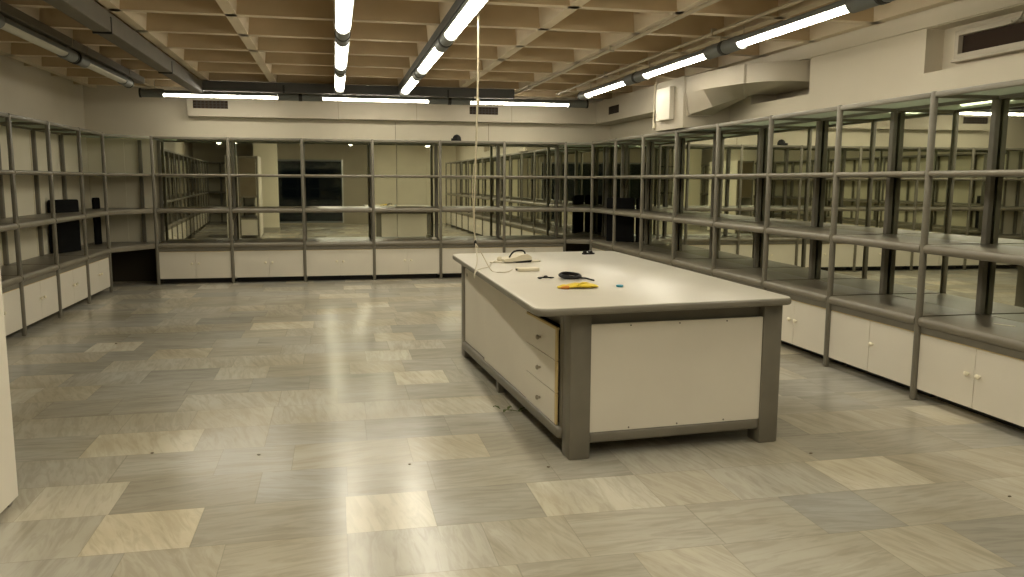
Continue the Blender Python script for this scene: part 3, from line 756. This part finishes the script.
# ------------------------------------------------------------------ small things
t = thing('ceiling_speaker', 'small black dome speaker sitting on top of the far shelving', 'speaker', (1.765, 11.92, HS - .004))
m_ = MB(); m_.lathe((0, 0, 0), [(.062, 0), (.066, .02), (.060, .06), (.042, .088), (.012, .102), (.002, .103)], 18); m_.build('dome', M['rubber'], t, True)
MB().prism([(-.09, -.04), (-.02, -.06), (-.02, .05), (-.07, .04)], 0, .045, .006, 2).build('bracket', M['rubber'], t)
def crumple(name, loc, r, label, sq=.6):
    bm = bmesh.new(); bmesh.ops.create_icosphere(bm, subdivisions=2, radius=r)
    for v_ in bm.verts:
        v_.co *= random.uniform(.72, 1.12); v_.co.z = max(v_.co.z * sq, -r * .35)
    zmin = min(v_.co.z for v_ in bm.verts)
    for v_ in bm.verts: v_.co.z -= zmin
    mb_ = MB(); mb_._take(bm); o_ = mb_.build(name, M['paper']); o_.location = loc; tag(o_, label, 'paper'); return o_
crumple('crumpled_paper', (1.42, 11.93, .561), .05, 'crumpled white paper on the lower far shelf beside the fifth upright')
for (px, py, a, l, lab) in ((4.02, 4.17, .5, .12, 'long white paper slip on the lower duct side shelf'), (4.06, 3.98, .2, .04, 'tiny white paper scrap on the lower duct side shelf')):
    o = MB().prism([(-l / 2, -.012), (l / 2, -.016), (l / 2, .010), (-l / 2, .014)], 0, .002).build('paper_slip', M['paper']); o.location = (px, py, .5605); o.rotation_euler = (0, 0, a + PI / 2); tag(o, lab, 'paper')
# sprig of leaves on the floor
t = thing('leaf_sprig', 'small green sprig of leaves lying on the floor beside the drawers', 'sprig', (1.045, 4.80, .002))
MB().tube([(-.04, .04, .004), (0, 0, .012), (.05, -.02, .006)], .0025, 6).build('stem', M['leaf'], t)
for (x, y, a, l) in ((-.06, .05, 2.4, .07), (-.02, .02, .9, .08), (.0, -.01, 3.6, .09), (.04, -.02, .4, .09), (.06, -.03, 5.6, .07), (-.04, .0, 4.4, .06)):
    m_ = MB(); d = Vector((math.cos(a), math.sin(a), 0)); n_ = Vector((-d.y, d.x, 0)); p0 = Vector((x, y, .008))
    m_.loft([[tuple(p0 + d * (l * .75 * f) + n_ * (w * s) + Vector((0, 0, h + e))) for s, e in ((-1, 0), (0, .004), (1, 0), (0, -.001))] for f, w, h in ((0, .002, 0), (.35, .012, .012), (.7, .009, .014), (1.0, .001, .004))])
    m_.build('leaf', M['leaf'], t)
# small dirt crumbs on the floor
for i, (x, y, s, where) in enumerate(((-1.90, 7.55, .014, 'before the dim side cabinets'), (1.02, 3.80, .012, 'by the near table leg'), (2.44, 3.72, .014, 'past the far table leg at the near end'),
                                      (-.42, 4.28, .013, 'on the pale marble slab in the open floor'), (.34, 3.98, .010, 'in the tube reflection'), (3.0, 3.0, .012, 'near the frame edge cabinets'), (-.97, 4.42, .012, 'on the grey slab in the open floor'))):
    o = MB().ball((0, 0, s * .28), s * .6, 1.3, .9, .5, 8, 6).build('dirt_crumb', M['seam']); o.location = (x, y, 0); tag(o, 'tiny dark dirt crumb on the floor %s' % where, 'crumb', 'dirt crumbs on the floor')

# ------------------------------------------------------------------ unit with the white side panel at the frame edge
t = thing('display_unit', 'tall unit with a white side panel standing close at the frame edge', 'shelving', (-1.401, 3.84, 0))
MB().box(-.022, .0, -1.75, -.012, .035, HS, .003, 1).build('side_panel', M['white'], t)['label'] = 'white side panel'
MB().box(-.50, -.48, -1.75, -.012, .035, HS).build('side_panel', M['white'], t)
for x in (-.045, -.46):
    for y in (-.03, -1.73): MB().box(x - .018, x + .018, y - .018, y + .018, 0, HS).build('upright', M['grey'], t)
for z in (.47, 1.0, 1.5, 1.96): MB().box(-.477, -.026, -1.74, -.02, z, z + .03).build('shelf', M['greydeck'], t)
MB().box(-.44, -.07, -.04, -.022, 1.03, 1.95).build('back_board', M['brown'], t)
MB().box(-.44, -.07, -.60, -.022, .09, .465).build('cabinet_body', M['white'], t)

# ------------------------------------------------------------------ world, camera, colour
wld = bpy.data.worlds.new('World'); SC.world = wld; wld.use_nodes = True
wld.node_tree.nodes['Background'].inputs['Color'].default_value = (0.01, 0.012, 0.014, 1)
wld.node_tree.nodes['Background'].inputs['Strength'].default_value = 0.25
F, pitch, yaw, roll = 810.5, .13198, .21467, .004509
cs, sn, cp, sp, cr_, sr = math.cos(yaw), math.sin(yaw), math.cos(pitch), math.sin(pitch), math.cos(roll), math.sin(roll)
M1 = Matrix(((cs, -sn, 0), (sn, cs, 0), (0, 0, 1))); M2 = Matrix(((1, 0, 0), (0, cp, -sp), (0, sp, cp))); M3 = Matrix(((cr_, 0, sr), (0, 1, 0), (-sr, 0, cr_)))
RM = M3 @ M2 @ M1
right, fwd, up = RM[0], RM[1], RM[2]
cam = bpy.data.cameras.new('camera'); co = bpy.data.objects.new('camera', cam); C.objects.link(co)
co.matrix_world = Matrix(((right[0], up[0], -fwd[0], 0), (right[1], up[1], -fwd[1], 0), (right[2], up[2], -fwd[2], 1.43), (0, 0, 0, 1)))
cam.sensor_width = 36; cam.lens = F / 1024 * 36; cam.clip_start = .05; cam.clip_end = 100
SC.camera = co
vs = SC.view_settings
vs.view_transform = 'Standard'; vs.look = 'None'; vs.gamma = 1.0; vs.use_curve_mapping = False; vs.exposure = 0.40
SC.display_settings.display_device = 'sRGB'
cy = SC.cycles
cy.max_bounces = 12; cy.glossy_bounces = 8; cy.diffuse_bounces = 5; cy.transparent_max_bounces = 16
cy.use_denoising = True
cy.sample_clamp_indirect = 6.0
